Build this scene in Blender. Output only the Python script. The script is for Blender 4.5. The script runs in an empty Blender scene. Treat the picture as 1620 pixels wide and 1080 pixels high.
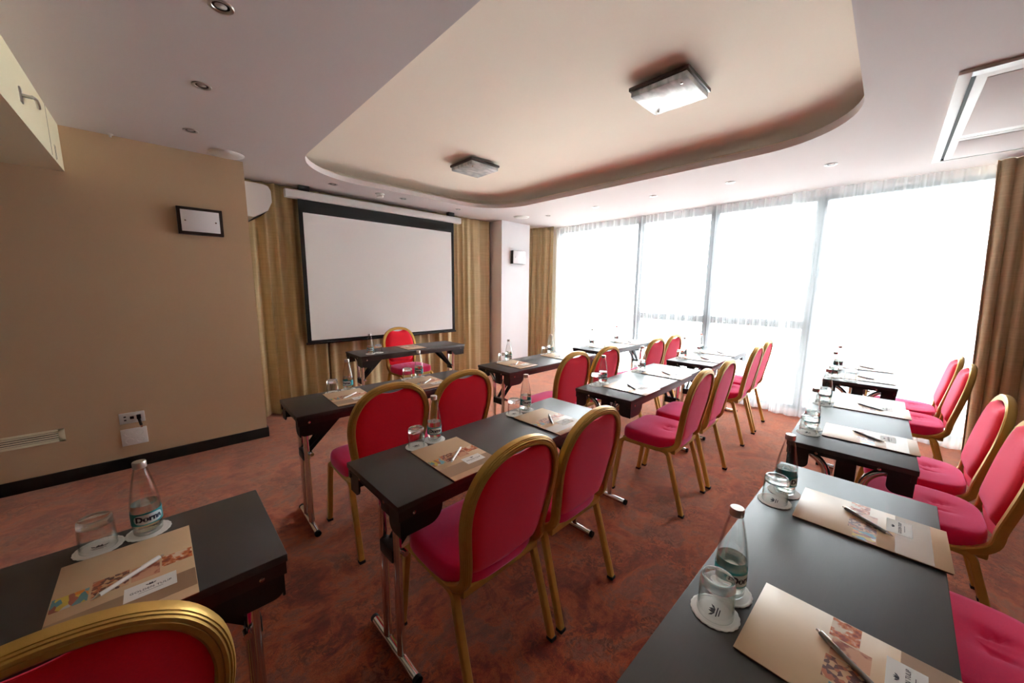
import bpy, bmesh, math, random
from mathutils import Vector, Matrix
PI = math.pi
rng = random.Random(7)
sc = bpy.context.scene
COL = sc.collection

# ------------------------------------------------------------------ camera
YAW, PITCH, ROLL, CAMH = 0.7687, 0.1448, 0.0098, 1.4248
fw = Vector((math.sin(YAW) * math.cos(PITCH), math.cos(YAW) * math.cos(PITCH), -math.sin(PITCH)))
rt = fw.cross(Vector((0, 0, 1))).normalized()
up = rt.cross(fw)
r2 = rt * math.cos(ROLL) + up * math.sin(ROLL)
u2 = -rt * math.sin(ROLL) + up * math.cos(ROLL)
cam_data = bpy.data.cameras.new('camera')
cam_data.sensor_fit = 'HORIZONTAL'
cam_data.sensor_width = 36
cam_data.lens = 573.64 * 36 / 1620
cam_data.clip_start = 0.02
cam_data.clip_end = 200
cam = bpy.data.objects.new('camera', cam_data)
COL.objects.link(cam)
cam.matrix_world = Matrix(((r2.x, u2.x, -fw.x, 0), (r2.y, u2.y, -fw.y, 0), (r2.z, u2.z, -fw.z, CAMH), (0, 0, 0, 1)))
sc.camera = cam

# ------------------------------------------------------------------ light
sc.view_settings.view_transform = 'Standard'
sc.view_settings.look = 'None'
sc.view_settings.gamma = 1
sc.view_settings.use_curve_mapping = False
sc.view_settings.exposure = 0.88
world = bpy.data.worlds.new('sky')
sc.world = world
world.use_nodes = True
wn = world.node_tree
bg = wn.nodes['Background']
bg.inputs[0].default_value = (0.93, 0.97, 1.0, 1)
# bright overcast sky: brighter overhead than at the horizon
w_tc = wn.nodes.new('ShaderNodeTexCoord')
w_sx = wn.nodes.new('ShaderNodeSeparateXYZ')
w_mr = wn.nodes.new('ShaderNodeMapRange')
w_mr.inputs['From Min'].default_value = 0.05
w_mr.inputs['From Max'].default_value = 0.8
w_mr.inputs['To Min'].default_value = 8.5
w_mr.inputs['To Max'].default_value = 30.0
wn.links.new(w_tc.outputs['Generated'], w_sx.inputs[0])
wn.links.new(w_sx.outputs['Z'], w_mr.inputs['Value'])
wn.links.new(w_mr.outputs[0], bg.inputs[1])

sun_d = bpy.data.lights.new('sun', 'SUN')
sun_d.energy = 12.0
sun_d.angle = math.radians(20)      # hazy sun behind thin cloud
sun_d.color = (1, 0.93, 0.82)
sun = bpy.data.objects.new('sun', sun_d)
COL.objects.link(sun)
sun.rotation_euler = Vector((-0.56, -0.16, -0.80)).to_track_quat('-Z', 'Y').to_euler()

pd = bpy.data.lights.new('window_portal', 'AREA')
pd.shape = 'RECTANGLE'
pd.size, pd.size_y = 5.8, 2.4
pd.cycles.is_portal = True
portal = bpy.data.objects.new('window_portal', pd)
COL.objects.link(portal)
portal.location = (5.32, 1.3, 1.24)
portal.rotation_euler = Vector((-1, 0, 0)).to_track_quat('-Z', 'Z').to_euler()

cy = sc.cycles
cy.max_bounces = 24
cy.diffuse_bounces = 6
cy.glossy_bounces = 4
cy.transmission_bounces = 18
cy.transparent_max_bounces = 24
cy.sample_clamp_indirect = 8
cy.use_denoising = True
cy.use_adaptive_sampling = False

# ------------------------------------------------------------------ materials
def new_mat(name):
    m = bpy.data.materials.new(name)
    m.use_nodes = True
    nt = m.node_tree
    return m, nt, nt.nodes['Principled BSDF']

def lin(r, g, b):
    f = lambda c: c / 12.92 if c <= 0.04045 else ((c + 0.055) / 1.055) ** 2.4
    return (f(r / 255), f(g / 255), f(b / 255), 1)

def pmat(name, c, rough=0.5, metal=0.0, spec=0.5, noise=None, bump=None, sheen=0, sheen_tint=(1, 1, 1, 1), coat=0):
    m, nt, p = new_mat(name)
    p.inputs['Base Color'].default_value = c
    p.inputs['Roughness'].default_value = rough
    p.inputs['Metallic'].default_value = metal
    p.inputs['Specular IOR Level'].default_value = spec
    if sheen:
        p.inputs['Sheen Weight'].default_value = sheen
        p.inputs['Sheen Roughness'].default_value = 0.45
        p.inputs['Sheen Tint'].default_value = sheen_tint
    if coat:
        p.inputs['Coat Weight'].default_value = coat
    tc = nt.nodes.new('ShaderNodeTexCoord')
    if noise:
        scale, amt = noise[:2]
        mp = nt.nodes.new('ShaderNodeMapping')
        mp.inputs['Scale'].default_value = noise[2] if len(noise) > 2 else (1, 1, 1)
        n = nt.nodes.new('ShaderNodeTexNoise')
        n.inputs['Scale'].default_value = scale
        n.inputs['Detail'].default_value = 6
        mx = nt.nodes.new('ShaderNodeMix')
        mx.data_type = 'RGBA'
        nt.links.new(tc.outputs['Object'], mp.inputs[0])
        nt.links.new(mp.outputs[0], n.inputs['Vector'])
        nt.links.new(n.outputs['Fac'], mx.inputs[0])
        mx.inputs[6].default_value = tuple(max(0, c[i] * (1 - amt)) for i in range(3)) + (1,)
        mx.inputs[7].default_value = tuple(min(1, c[i] * (1 + amt)) for i in range(3)) + (1,)
        nt.links.new(mx.outputs[2], p.inputs['Base Color'])
    if bump:
        scale, st = bump[:2]
        n2 = nt.nodes.new('ShaderNodeTexNoise')
        n2.inputs['Scale'].default_value = scale
        n2.inputs['Detail'].default_value = 4
        b = nt.nodes.new('ShaderNodeBump')
        b.inputs['Strength'].default_value = st
        b.inputs['Distance'].default_value = 0.002
        nt.links.new(tc.outputs['Object'], n2.inputs['Vector'])
        nt.links.new(n2.outputs['Fac'], b.inputs['Height'])
        nt.links.new(b.outputs[0], p.inputs['Normal'])
    return m

M = {}
M['ceiling'] = pmat('ceiling_paint', lin(212, 204, 203), 0.9, noise=(3, 0.02), bump=(60, 0.1))
M['coffer'] = pmat('coffer_paint', lin(246, 236, 220), 0.9, noise=(3, 0.02))
M['beige'] = pmat('beige_wall_paint', lin(200, 170, 136), 0.85, noise=(2, 0.05), bump=(150, 0.15))
M['bounce_cut_wall'] = pmat('dark_brown_bounce_cut_wall', lin(84, 62, 48), 0.6, noise=(6, 0.2, (6, 6, 0.5)))  # unseen walls given an invented dark brown to cut bounce light
M['opal'] = pmat('white_opal_glass', lin(238, 236, 238), 0.25, noise=(5, 0.01))
M['white_wall'] = pmat('white_wall_paint', lin(240, 238, 240), 0.85, noise=(3, 0.02), bump=(150, 0.1))
M['cream'] = pmat('cream_panel', lin(226, 216, 184), 0.6, noise=(4, 0.02))
M['black_base'] = pmat('black_baseboard', lin(22, 19, 18), 0.45, noise=(20, 0.2))
M['wenge'] = pmat('dark_laminate', lin(44, 36, 33), 0.46, spec=0.8, noise=(30, 0.18, (1, 8, 1)), bump=(900, 0.05))
M['black_metal'] = pmat('black_powder_coat', lin(20, 18, 18), 0.4, noise=(200, 0.1))
M['dark_edge'] = pmat('dark_wood_edge', lin(48, 32, 30), 0.4, noise=(20, 0.2, (1, 6, 1)))
M['chrome'] = pmat('chrome', (0.75, 0.73, 0.72, 1), 0.12, metal=1)
M['steel'] = pmat('brushed_steel', (0.55, 0.54, 0.53, 1), 0.28, metal=1, noise=(60, 0.1))
M['gold'] = pmat('gold_anodised_frame', lin(196, 154, 78), 0.4, metal=0.6, noise=(40, 0.12), bump=(300, 0.08))
M['rubber'] = pmat('black_rubber', lin(18, 17, 17), 0.7)
M['red'] = pmat('red_upholstery', lin(240, 18, 40), 0.8, spec=0.25, noise=(220, 0.12), bump=(900, 0.25), sheen=0.5, sheen_tint=(1, 0.36, 0.62, 1))
M['red_seat_sky_tint'] = pmat('red_upholstery_sky_tinted', lin(228, 24, 84), 0.8, spec=0.25, noise=(220, 0.12), bump=(900, 0.25), sheen=0.8, sheen_tint=(1, 0.4, 0.72, 1))  # same red fabric; pink sky sheen on seat tops put into the colour
M['plastic_white'] = pmat('white_plastic', lin(228, 226, 222), 0.35, noise=(5, 0.01))
M['plastic_black'] = pmat('black_plastic', lin(16, 16, 17), 0.35)
M['dark_wood'] = pmat('dark_wood_frame', lin(52, 36, 30), 0.35, noise=(25, 0.3, (1, 6, 1)))
M['screen_white'] = pmat('matte_screen_fabric', lin(246, 246, 244), 0.9, noise=(2, 0.01))
M['screen_black'] = pmat('black_screen_border', lin(22, 22, 23), 0.8)
M['paper'] = pmat('white_paper', lin(238, 236, 232), 0.8, noise=(80, 0.02))
M['card'] = pmat('tan_folder_card', lin(210, 176, 138), 0.38, noise=(30, 0.04), spec=0.5)
M['card_edge'] = pmat('folder_inner_card', lin(120, 78, 60), 0.7)
M['card_band'] = pmat('brown_printed_band', lin(158, 126, 96), 0.38, noise=(20, 0.05))
M['ink'] = pmat('dark_ink', lin(52, 48, 60), 0.7)
M['navy'] = pmat('navy_ink', lin(24, 28, 62), 0.5)
M['teal'] = pmat('teal_label', lin(26, 140, 150), 0.4, noise=(30, 0.2))
M['label_white'] = pmat('label_white', lin(214, 228, 232), 0.4)
M['cap'] = pmat('silver_cap', (0.75, 0.7, 0.66, 1), 0.3, metal=0.8)
M['pen_white'] = pmat('white_pen_plastic', lin(236, 234, 230), 0.25)
M['pen_grey'] = pmat('silver_grey_pen', lin(132, 126, 122), 0.3, metal=0.4)
M['frame_alu'] = pmat('grey_window_frame', lin(84, 94, 104), 0.4, metal=0.2)
M['dark_slot'] = pmat('dark_slot', lin(40, 38, 36), 0.7)
M['facade'] = pmat('pale_facade', lin(206, 210, 212), 0.8, noise=(1, 0.05))
M['facade_grid'] = pmat('grey_facade_grid', lin(48, 54, 60), 0.7, noise=(2, 0.1))
M['street_bounce'] = pmat('street_lightened_for_bounce', lin(206, 202, 196), 0.9, noise=(4, 0.1))  # street colour lightened to bounce daylight up onto the ceiling

def fabric(name, c1, c2, rough=0.55, sheen=0.3):
    m, nt, p = new_mat(name)
    tc = nt.nodes.new('ShaderNodeTexCoord')
    mp = nt.nodes.new('ShaderNodeMapping')
    mp.inputs['Scale'].default_value = (30, 30, 1.2)
    n = nt.nodes.new('ShaderNodeTexNoise')
    n.inputs['Scale'].default_value = 2.0
    n.inputs['Detail'].default_value = 8
    mp2 = nt.nodes.new('ShaderNodeMapping')
    mp2.inputs['Scale'].default_value = (1.5, 1.5, 60)
    n2 = nt.nodes.new('ShaderNodeTexNoise')
    n2.inputs['Scale'].default_value = 2.0
    n2.inputs['Detail'].default_value = 5
    ad = nt.nodes.new('ShaderNodeMath')
    ad.operation = 'ADD'
    mu = nt.nodes.new('ShaderNodeMath')
    mu.operation = 'MULTIPLY'
    mu.inputs[1].default_value = 0.5
    cr = nt.nodes.new('ShaderNodeValToRGB')
    cr.color_ramp.elements[0].position = 0.35
    cr.color_ramp.elements[1].position = 0.65
    cr.color_ramp.elements[0].color = c1
    cr.color_ramp.elements[1].color = c2
    L = nt.links.new
    L(tc.outputs['Object'], mp.inputs[0]); L(mp.outputs[0], n.inputs['Vector'])
    L(tc.outputs['Object'], mp2.inputs[0]); L(mp2.outputs[0], n2.inputs['Vector'])
    L(n.outputs['Fac'], ad.inputs[0]); L(n2.outputs['Fac'], ad.inputs[1])
    L(ad.outputs[0], mu.inputs[0]); L(mu.outputs[0], cr.inputs[0])
    L(cr.outputs[0], p.inputs['Base Color'])
    p.inputs['Roughness'].default_value = rough
    p.inputs['Sheen Weight'].default_value = sheen
    p.inputs['Sheen Tint'].default_value = (1, 0.85, 0.6, 1)
    return m
M['drape'] = fabric('olive_gold_drape_satin', lin(184, 162, 118), lin(206, 184, 138))
M['drape_brown'] = fabric('brown_drape_satin', lin(186, 162, 128), lin(208, 184, 148))

def sheer_mat():
    m, nt, p = new_mat('white_sheer_voile')
    nt.nodes.remove(p)
    out = nt.nodes['Material Output']
    tr = nt.nodes.new('ShaderNodeBsdfTransparent')
    tl = nt.nodes.new('ShaderNodeBsdfTranslucent')
    df = nt.nodes.new('ShaderNodeBsdfDiffuse')
    tr.inputs[0].default_value = (1, 1, 1, 1)
    tl.inputs[0].default_value = (0.93, 0.94, 0.95, 1)
    df.inputs[0].default_value = (0.9, 0.91, 0.92, 1)
    lw = nt.nodes.new('ShaderNodeLayerWeight')
    lw.inputs['Blend'].default_value = 0.35
    mr = nt.nodes.new('ShaderNodeMapRange')
    mr.inputs['To Min'].default_value = 0.26
    mr.inputs['To Max'].default_value = 0.90
    tc = nt.nodes.new('ShaderNodeTexCoord')
    mx0 = nt.nodes.new('ShaderNodeMixShader')
    mx0.inputs[0].default_value = 0.25
    mx = nt.nodes.new('ShaderNodeMixShader')
    L = nt.links.new
    L(lw.outputs['Facing'], mr.inputs['Value'])
    L(mr.outputs[0], mx.inputs[0])
    L(tl.outputs[0], mx0.inputs[1]); L(df.outputs[0], mx0.inputs[2])
    L(tr.outputs[0], mx.inputs[1]); L(mx0.outputs[0], mx.inputs[2])
    L(mx.outputs[0], out.inputs[0])
    return m
M['sheer'] = sheer_mat()

def pane_mat():
    m, nt, p = new_mat('window_glass')
    nt.nodes.remove(p)
    out = nt.nodes['Material Output']
    tr = nt.nodes.new('ShaderNodeBsdfTransparent')
    tr.inputs[0].default_value = (0.95, 0.97, 0.97, 1)
    gl = nt.nodes.new('ShaderNodeBsdfGlossy')
    gl.inputs['Roughness'].default_value = 0.02
    fr = nt.nodes.new('ShaderNodeFresnel')
    fr.inputs[0].default_value = 1.45
    mx = nt.nodes.new('ShaderNodeMixShader')
    L = nt.links.new
    L(fr.outputs[0], mx.inputs[0]); L(tr.outputs[0], mx.inputs[1]); L(gl.outputs[0], mx.inputs[2])
    L(mx.outputs[0], out.inputs[0])
    return m
M['pane'] = pane_mat()

def glass_mat(name, c, ior, rough=0.0, clear=0.4):
    m, nt, p = new_mat(name)
    nt.nodes.remove(p)
    g = nt.nodes.new('ShaderNodeBsdfGlass')
    g.inputs['Color'].default_value = c
    g.inputs['IOR'].default_value = ior
    g.inputs['Roughness'].default_value = rough
    t = nt.nodes.new('ShaderNodeBsdfTransparent')
    t.inputs[0].default_value = (0.985, 0.995, 0.985, 1)
    mx = nt.nodes.new('ShaderNodeMixShader')
    mx.inputs[0].default_value = clear
    nt.links.new(g.outputs[0], mx.inputs[1])
    nt.links.new(t.outputs[0], mx.inputs[2])
    nt.links.new(mx.outputs[0], nt.nodes['Material Output'].inputs[0])
    return m
M['glass'] = glass_mat('clear_glass', (0.99, 1, 0.995, 1), 1.45, 0.0, 0.15)
M['water'] = glass_mat('water', (0.985, 1, 0.965, 1), 1.33, 0.0, 0.2)

def thin_glass():
    # a thin clear wall: see-through, mirror-like towards grazing angles, slightly tinted at its edges
    m, nt, p = new_mat('thin_clear_glass')
    nt.nodes.remove(p)
    L = nt.links.new
    lw = nt.nodes.new('ShaderNodeLayerWeight')
    lw.inputs['Blend'].default_value = 0.35
    cr = nt.nodes.new('ShaderNodeValToRGB')
    e = cr.color_ramp.elements
    e[0].position, e[0].color = 0.3, (0.985, 0.99, 0.985, 1)
    e[1].position, e[1].color = 0.95, (0.66, 0.72, 0.70, 1)
    tr = nt.nodes.new('ShaderNodeBsdfTransparent')
    gl = nt.nodes.new('ShaderNodeBsdfGlossy')
    gl.inputs['Roughness'].default_value = 0.03
    l2 = nt.nodes.new('ShaderNodeLayerWeight')
    l2.inputs['Blend'].default_value = 0.5
    pw_ = nt.nodes.new('ShaderNodeMath')
    pw_.operation = 'POWER'
    pw_.inputs[1].default_value = 4.0
    fr = nt.nodes.new('ShaderNodeMapRange')
    fr.inputs['To Min'].default_value = 0.04
    fr.inputs['To Max'].default_value = 0.7
    L(l2.outputs['Facing'], pw_.inputs[0]); L(pw_.outputs[0], fr.inputs['Value'])
    mx = nt.nodes.new('ShaderNodeMixShader')
    L(lw.outputs['Facing'], cr.inputs[0]); L(cr.outputs[0], tr.inputs[0])
    L(fr.outputs[0], mx.inputs[0]); L(tr.outputs[0], mx.inputs[1]); L(gl.outputs[0], mx.inputs[2])
    L(mx.outputs[0], nt.nodes['Material Output'].inputs[0])
    return m
M['thin_glass'] = thin_glass()

def frosted():
    m, nt, p = new_mat('frosted_glass_shade')
    p.inputs['Base Color'].default_value = lin(236, 238, 238)
    p.inputs['Roughness'].default_value = 0.22
    p.inputs['Transmission Weight'].default_value = 0.25
    tc = nt.nodes.new('ShaderNodeTexCoord')
    mp = nt.nodes.new('ShaderNodeMapping')
    mp.inputs['Scale'].default_value = (7, 16, 7)
    mp.inputs['Rotation'].default_value = (0, 0, 0.6)
    n = nt.nodes.new('ShaderNodeTexNoise')
    n.inputs['Scale'].default_value = 1.6
    cr = nt.nodes.new('ShaderNodeValToRGB')
    cr.color_ramp.elements[0].position = 0.4
    cr.color_ramp.elements[1].position = 0.6
    cr.color_ramp.elements[0].color = lin(196, 202, 204)
    cr.color_ramp.elements[1].color = lin(240, 242, 242)
    nt.links.new(tc.outputs['Object'], mp.inputs[0])
    nt.links.new(mp.outputs[0], n.inputs['Vector'])
    nt.links.new(n.outputs['Fac'], cr.inputs[0])
    nt.links.new(cr.outputs[0], p.inputs['Base Color'])
    return m
M['frosted'] = frosted()

def carpet_mat():
    m, nt, p = new_mat('rust_mottled_carpet')
    L = nt.links.new
    tc = nt.nodes.new('ShaderNodeTexCoord')
    def noise(scale, detail=6, rough=0.6, dist=0.0, mscale=(1, 1, 1), rot=0.0):
        mp = nt.nodes.new('ShaderNodeMapping')
        mp.inputs['Scale'].default_value = mscale
        mp.inputs['Rotation'].default_value = (0, 0, rot)
        n = nt.nodes.new('ShaderNodeTexNoise')
        n.inputs['Scale'].default_value = scale
        n.inputs['Detail'].default_value = detail
        n.inputs['Roughness'].default_value = rough
        n.inputs['Distortion'].default_value = dist
        L(tc.outputs['Object'], mp.inputs[0]); L(mp.outputs[0], n.inputs['Vector'])
        return n.outputs['Fac']
    def ramp(fac, els):
        cr = nt.nodes.new('ShaderNodeValToRGB')
        e = cr.color_ramp.elements
        while len(e) < len(els): e.new(0.5)
        for k, (pos, c) in enumerate(els):
            e[k].position = pos; e[k].color = c
        L(fac, cr.inputs[0])
        return cr.outputs[0]
    def mix(f, a, b, mode='MIX'):
        mx = nt.nodes.new('ShaderNodeMix')
        mx.data_type = 'RGBA'; mx.blend_type = mode
        if isinstance(f, float): mx.inputs[0].default_value = f
        else: L(f, mx.inputs[0])
        L(a, mx.inputs[6]); L(b, mx.inputs[7])
        return mx.outputs[2]
    base = ramp(noise(4.2, 9, 0.72, 0.5), [(0.30, lin(72, 28, 26)), (0.43, lin(140, 50, 36)), (0.50, lin(186, 92, 52)), (0.57, lin(136, 92, 78)), (0.70, lin(156, 60, 44))])
    patch = ramp(noise(1.1, 4, 0.6, 0.4), [(0.38, (0.74, 0.70, 0.72, 1)), (0.62, (1.2, 1.12, 1.05, 1))])
    c = mix(1.0, base, patch, 'MULTIPLY')
    streak = ramp(noise(9.0, 8, 0.75, 0.6, (1, 2.4, 1), 0.5), [(0.42, lin(74, 32, 30)), (0.60, lin(172, 84, 54))])
    c = mix(0.30, c, streak)
    filig = ramp(noise(22, 8, 0.78, 2.2), [(0.49, (0, 0, 0, 1)), (0.54, (1, 1, 1, 1))])
    dark = ramp(noise(40, 4, 0.6), [(0.3, lin(62, 26, 26)), (0.7, lin(98, 46, 40))])
    area = ramp(noise(3.0, 5, 0.6), [(0.44, (0, 0, 0, 1)), (0.58, (0.85, 0.85, 0.85, 1))])
    f2 = mix(1.0, filig, area, 'MULTIPLY')
    c = mix(f2, c, dark)
    fine = ramp(noise(260, 3, 0.6), [(0.3, (0.66, 0.66, 0.66, 1)), (0.7, (1.1, 1.1, 1.1, 1))])
    c = mix(1.0, c, fine, 'MULTIPLY')
    L(c, p.inputs['Base Color'])
    p.inputs['Roughness'].default_value = 0.95
    p.inputs['Specular IOR Level'].default_value = 0.15
    p.inputs['Sheen Weight'].default_value = 1.0
    p.inputs['Sheen Tint'].default_value = (1, 0.56, 0.4, 1)
    p.inputs['Sheen Roughness'].default_value = 0.4
    b = nt.nodes.new('ShaderNodeBump')
    b.inputs['Strength'].default_value = 0.5
    b.inputs['Distance'].default_value = 0.004
    L(noise(420, 2), b.inputs['Height'])
    L(b.outputs[0], p.inputs['Normal'])
    return m
M['carpet'] = carpet_mat()

def photo_mat(name, cols, scale, mscale=(1, 1, 1), smooth=False):
    m, nt, p = new_mat(name)
    L = nt.links.new
    tc = nt.nodes.new('ShaderNodeTexCoord')
    mp = nt.nodes.new('ShaderNodeMapping')
    mp.inputs['Scale'].default_value = mscale
    L(tc.outputs['Object'], mp.inputs[0])
    v = nt.nodes.new('ShaderNodeTexNoise' if smooth else 'ShaderNodeTexVoronoi')
    v.inputs['Scale'].default_value = scale
    L(mp.outputs[0], v.inputs['Vector'])
    cr = nt.nodes.new('ShaderNodeValToRGB')
    cr.color_ramp.interpolation = 'EASE' if smooth else 'CONSTANT'
    e = cr.color_ramp.elements
    while len(e) < len(cols): e.new(0.5)
    for k, c in enumerate(cols):
        e[k].position = (0.3 + 0.4 * k / len(cols)) if smooth else k / len(cols)
        e[k].color = c
    if smooth:
        L(v.outputs['Fac'], cr.inputs[0])
    else:
        L(v.outputs['Color'], cr.inputs[0])
    L(cr.outputs[0], p.inputs['Base Color'])
    p.inputs['Roughness'].default_value = 0.32
    return m
M['photo_houses'] = photo_mat('photo_colourful_houses', [lin(216, 128, 40), lin(96, 140, 150), lin(206, 176, 70), lin(150, 80, 60), lin(200, 196, 190)], 90, (1, 0.5, 1))
M['photo_street'] = photo_mat('photo_brown_street', [lin(120, 58, 40), lin(178, 96, 58), lin(206, 160, 120), lin(92, 44, 36), lin(160, 120, 96)], 130)
M['photo_room'] = photo_mat('photo_red_room', [lin(110, 46, 34), lin(158, 78, 50), lin(206, 150, 116)], 40, smooth=True)
M['photo_food'] = photo_mat('photo_orange_food', [lin(150, 56, 30), lin(210, 112, 60), lin(236, 214, 190)], 70, smooth=True)

# ------------------------------------------------------------------ mesh helpers
class MB:
    def __init__(self):
        self.v, self.f, self.s = [], [], []
    def add(self, vs, fs, smooth=True):
        o = len(self.v)
        self.v += [tuple(v) for v in vs]
        self.f += [tuple(i + o for i in f) for f in fs]
        self.s += [smooth] * len(fs)
        return self
    def box(self, x0, x1, y0, y1, z0, z1, bev=0.0):
        if bev <= 0:
            vs = [(x, y, z) for z in (z0, z1) for y in (y0, y1) for x in (x0, x1)]
            return self.add(vs, [(0, 2, 3, 1), (4, 5, 7, 6), (0, 1, 5, 4), (2, 6, 7, 3), (0, 4, 6, 2), (1, 3, 7, 5)], False)
        bm = bmesh.new()
        bmesh.ops.create_cube(bm, size=1)
        for v in bm.verts:
            v.co = Vector(((x0 + x1) / 2 + v.co.x * (x1 - x0), (y0 + y1) / 2 + v.co.y * (y1 - y0), (z0 + z1) / 2 + v.co.z * (z1 - z0)))
        bmesh.ops.bevel(bm, geom=bm.edges[:], offset=bev, segments=2, profile=0.5, affect='EDGES')
        self.bm(bm)
        return self
    def bm(self, bm, smooth=True):
        bm.verts.index_update()
        self.add([v.co[:] for v in bm.verts], [[v.index for v in f.verts] for f in bm.faces], smooth)
        bm.free()
    def tube(self, pts, r, n=10, closed=False, caps=True, prof=None, upv=None, scale=None):
        # sweep a circle (radius r) or a profile [(a, b)...] along pts
        pts = [Vector(p) for p in pts]
        N = len(pts)
        if prof is None:
            prof = [(math.cos(2 * PI * k / n) * r, math.sin(2 * PI * k / n) * r) for k in range(n)]
        n = len(prof)
        vs = []
        prev = None
        for i, p in enumerate(pts):
            if closed:
                t = (pts[(i + 1) % N] - pts[i - 1])
            else:
                t = pts[min(i + 1, N - 1)] - pts[max(i - 1, 0)]
            t.normalize()
            if upv is not None:
                a = Vector(upv) - t * t.dot(Vector(upv))
                if a.length < 1e-4: a = prev
            elif prev is None:
                a = Vector((0, 0, 1)) if abs(t.z) < 0.9 else Vector((1, 0, 0))
                a = a - t * t.dot(a)
            else:
                a = prev - t * t.dot(prev)
            a = a.normalized()
            prev = a
            b = t.cross(a)
            k = scale[i] if scale else 1
            for (x, y) in prof:
                vs.append(p + a * (x * k) + b * (y * k))
        fs = []
        for i in range(N if closed else N - 1):
            j = (i + 1) % N
            for k in range(n):
                fs.append((i * n + k, i * n + (k + 1) % n, j * n + (k + 1) % n, j * n + k))
        if caps and not closed:
            fs.append(tuple(range(n - 1, -1, -1)))
            fs.append(tuple((N - 1) * n + k for k in range(n)))
        return self.add(vs, fs)
    def lathe(self, prof, n=28, c=(0, 0, 0), lobes=None):
        # prof: [(r, z)...]; r == 0 closes to a point
        vs, fs = [], []
        ring = []
        for (r, z) in prof:
            if r <= 1e-6:
                ring.append([len(vs)])
                vs.append((c[0], c[1], c[2] + z))
            else:
                ring.append(list(range(len(vs), len(vs) + n)))
                for k in range(n):
                    a = 2 * PI * k / n
                    q = r if not lobes else r + lobes[1] * abs(math.cos(a * lobes[0] / 2)) - lobes[1] if r > lobes[2] else r
                    vs.append((c[0] + q * math.cos(a), c[1] + q * math.sin(a), c[2] + z))
        for A, B in zip(ring, ring[1:]):
            for k in range(n):
                if len(A) == 1 and len(B) == 1: continue
                if len(A) == 1: fs.append((A[0], B[(k + 1) % n], B[k]))
                elif len(B) == 1: fs.append((A[k], A[(k + 1) % n], B[0]))
                else: fs.append((A[k], A[(k + 1) % n], B[(k + 1) % n], B[k]))
        return self.add(vs, fs)
    def prism(self, outline, d, frame):
        # outline 2-D polygon (ccw) extruded by d along frame[3]; frame = (origin, u, v, w)
        o, u, v, w = [Vector(q) for q in frame]
        n = len(outline)
        vs = [o + u * a + v * b for a, b in outline] + [o + u * a + v * b + w * d for a, b in outline]
        fs = [tuple(range(n - 1, -1, -1)), tuple(range(n, 2 * n))]
        fs += [(k, (k + 1) % n, n + (k + 1) % n, n + k) for k in range(n)]
        return self.add(vs, fs, False)
    def build(self, name, mat, parent=None, loc=(0, 0, 0), rz=0, ang=40):
        me = bpy.data.meshes.new(name)
        me.from_pydata(self.v, [], self.f)
        me.validate()
        bm = bmesh.new(); bm.from_mesh(me)
        bmesh.ops.recalc_face_normals(bm, faces=bm.faces[:])
        bm.to_mesh(me); bm.free()
        me.polygons.foreach_set('use_smooth', [True] * len(me.polygons))
        me.set_sharp_from_angle(angle=math.radians(ang))
        me.materials.append(mat if not isinstance(mat, str) else M[mat])
        o = bpy.data.objects.new(name, me)
        COL.objects.link(o)
        if parent: o.parent = parent
        o.location = loc
        o.rotation_euler = (0, 0, rz)
        return o

def tag(o, label=None, cat=None, group=None, kind=None):
    if label: o['label'] = label
    if cat: o['category'] = cat
    if group: o['group'] = group
    if kind: o['kind'] = kind
    return o

def empty(name, loc=(0, 0, 0), rz=0):
    o = bpy.data.objects.new(name, None)
    o.empty_display_size = 0.05
    COL.objects.link(o)
    o.location = loc
    o.rotation_euler = (0, 0, rz)
    return o

KIDS = {}
def copy_tree(o, parent=None):
    c = o.copy()
    COL.objects.link(c)
    if parent: c.parent = parent
    for ch in list(o.children): copy_tree(ch, c)
    return c

def text_mesh(name, body, size, mat, bend=None, extrude=0.0003, spacing=1.0, bold=0.0):
    cu = bpy.data.curves.new(name, 'FONT')
    cu.body = body
    cu.size = size
    cu.align_x = 'CENTER'
    cu.align_y = 'CENTER'
    cu.extrude = extrude
    cu.offset = bold
    cu.space_character = spacing
    cu.resolution_u = 3
    t = bpy.data.objects.new(name, cu)
    COL.objects.link(t)
    bpy.context.view_layer.update()
    me = bpy.data.meshes.new_from_object(t.evaluated_get(bpy.context.evaluated_depsgraph_get()))
    bpy.data.objects.remove(t)
    me.name = name
    if bend:
        r, z = bend
        for v in me.vertices:
            a = v.co.x / r
            rr = r + v.co.z
            v.co = Vector((rr * math.sin(a), -rr * math.cos(a), z + v.co.y))
    me.materials.clear()
    me.materials.append(M[mat])
    return me

def mesh_obj(name, me, parent=None, loc=(0, 0, 0)):
    o = bpy.data.objects.new(name, me)
    COL.objects.link(o)
    o.parent = parent
    o.location = loc
    return o

def arc(cx, cy, r, a0, a1, n=8):
    return [(cx + r * math.cos(a0 + (a1 - a0) * k / n), cy + r * math.sin(a0 + (a1 - a0) * k / n)) for k in range(n + 1)]

def round_rect(x0, x1, y0, y1, r, n=10):
    return arc(x1 - r, y1 - r, r, 0, PI / 2, n) + arc(x0 + r, y1 - r, r, PI / 2, PI, n) + arc(x0 + r, y0 + r, r, PI, 1.5 * PI, n) + arc(x1 - r, y0 + r, r, 1.5 * PI, 2 * PI, n)

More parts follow.
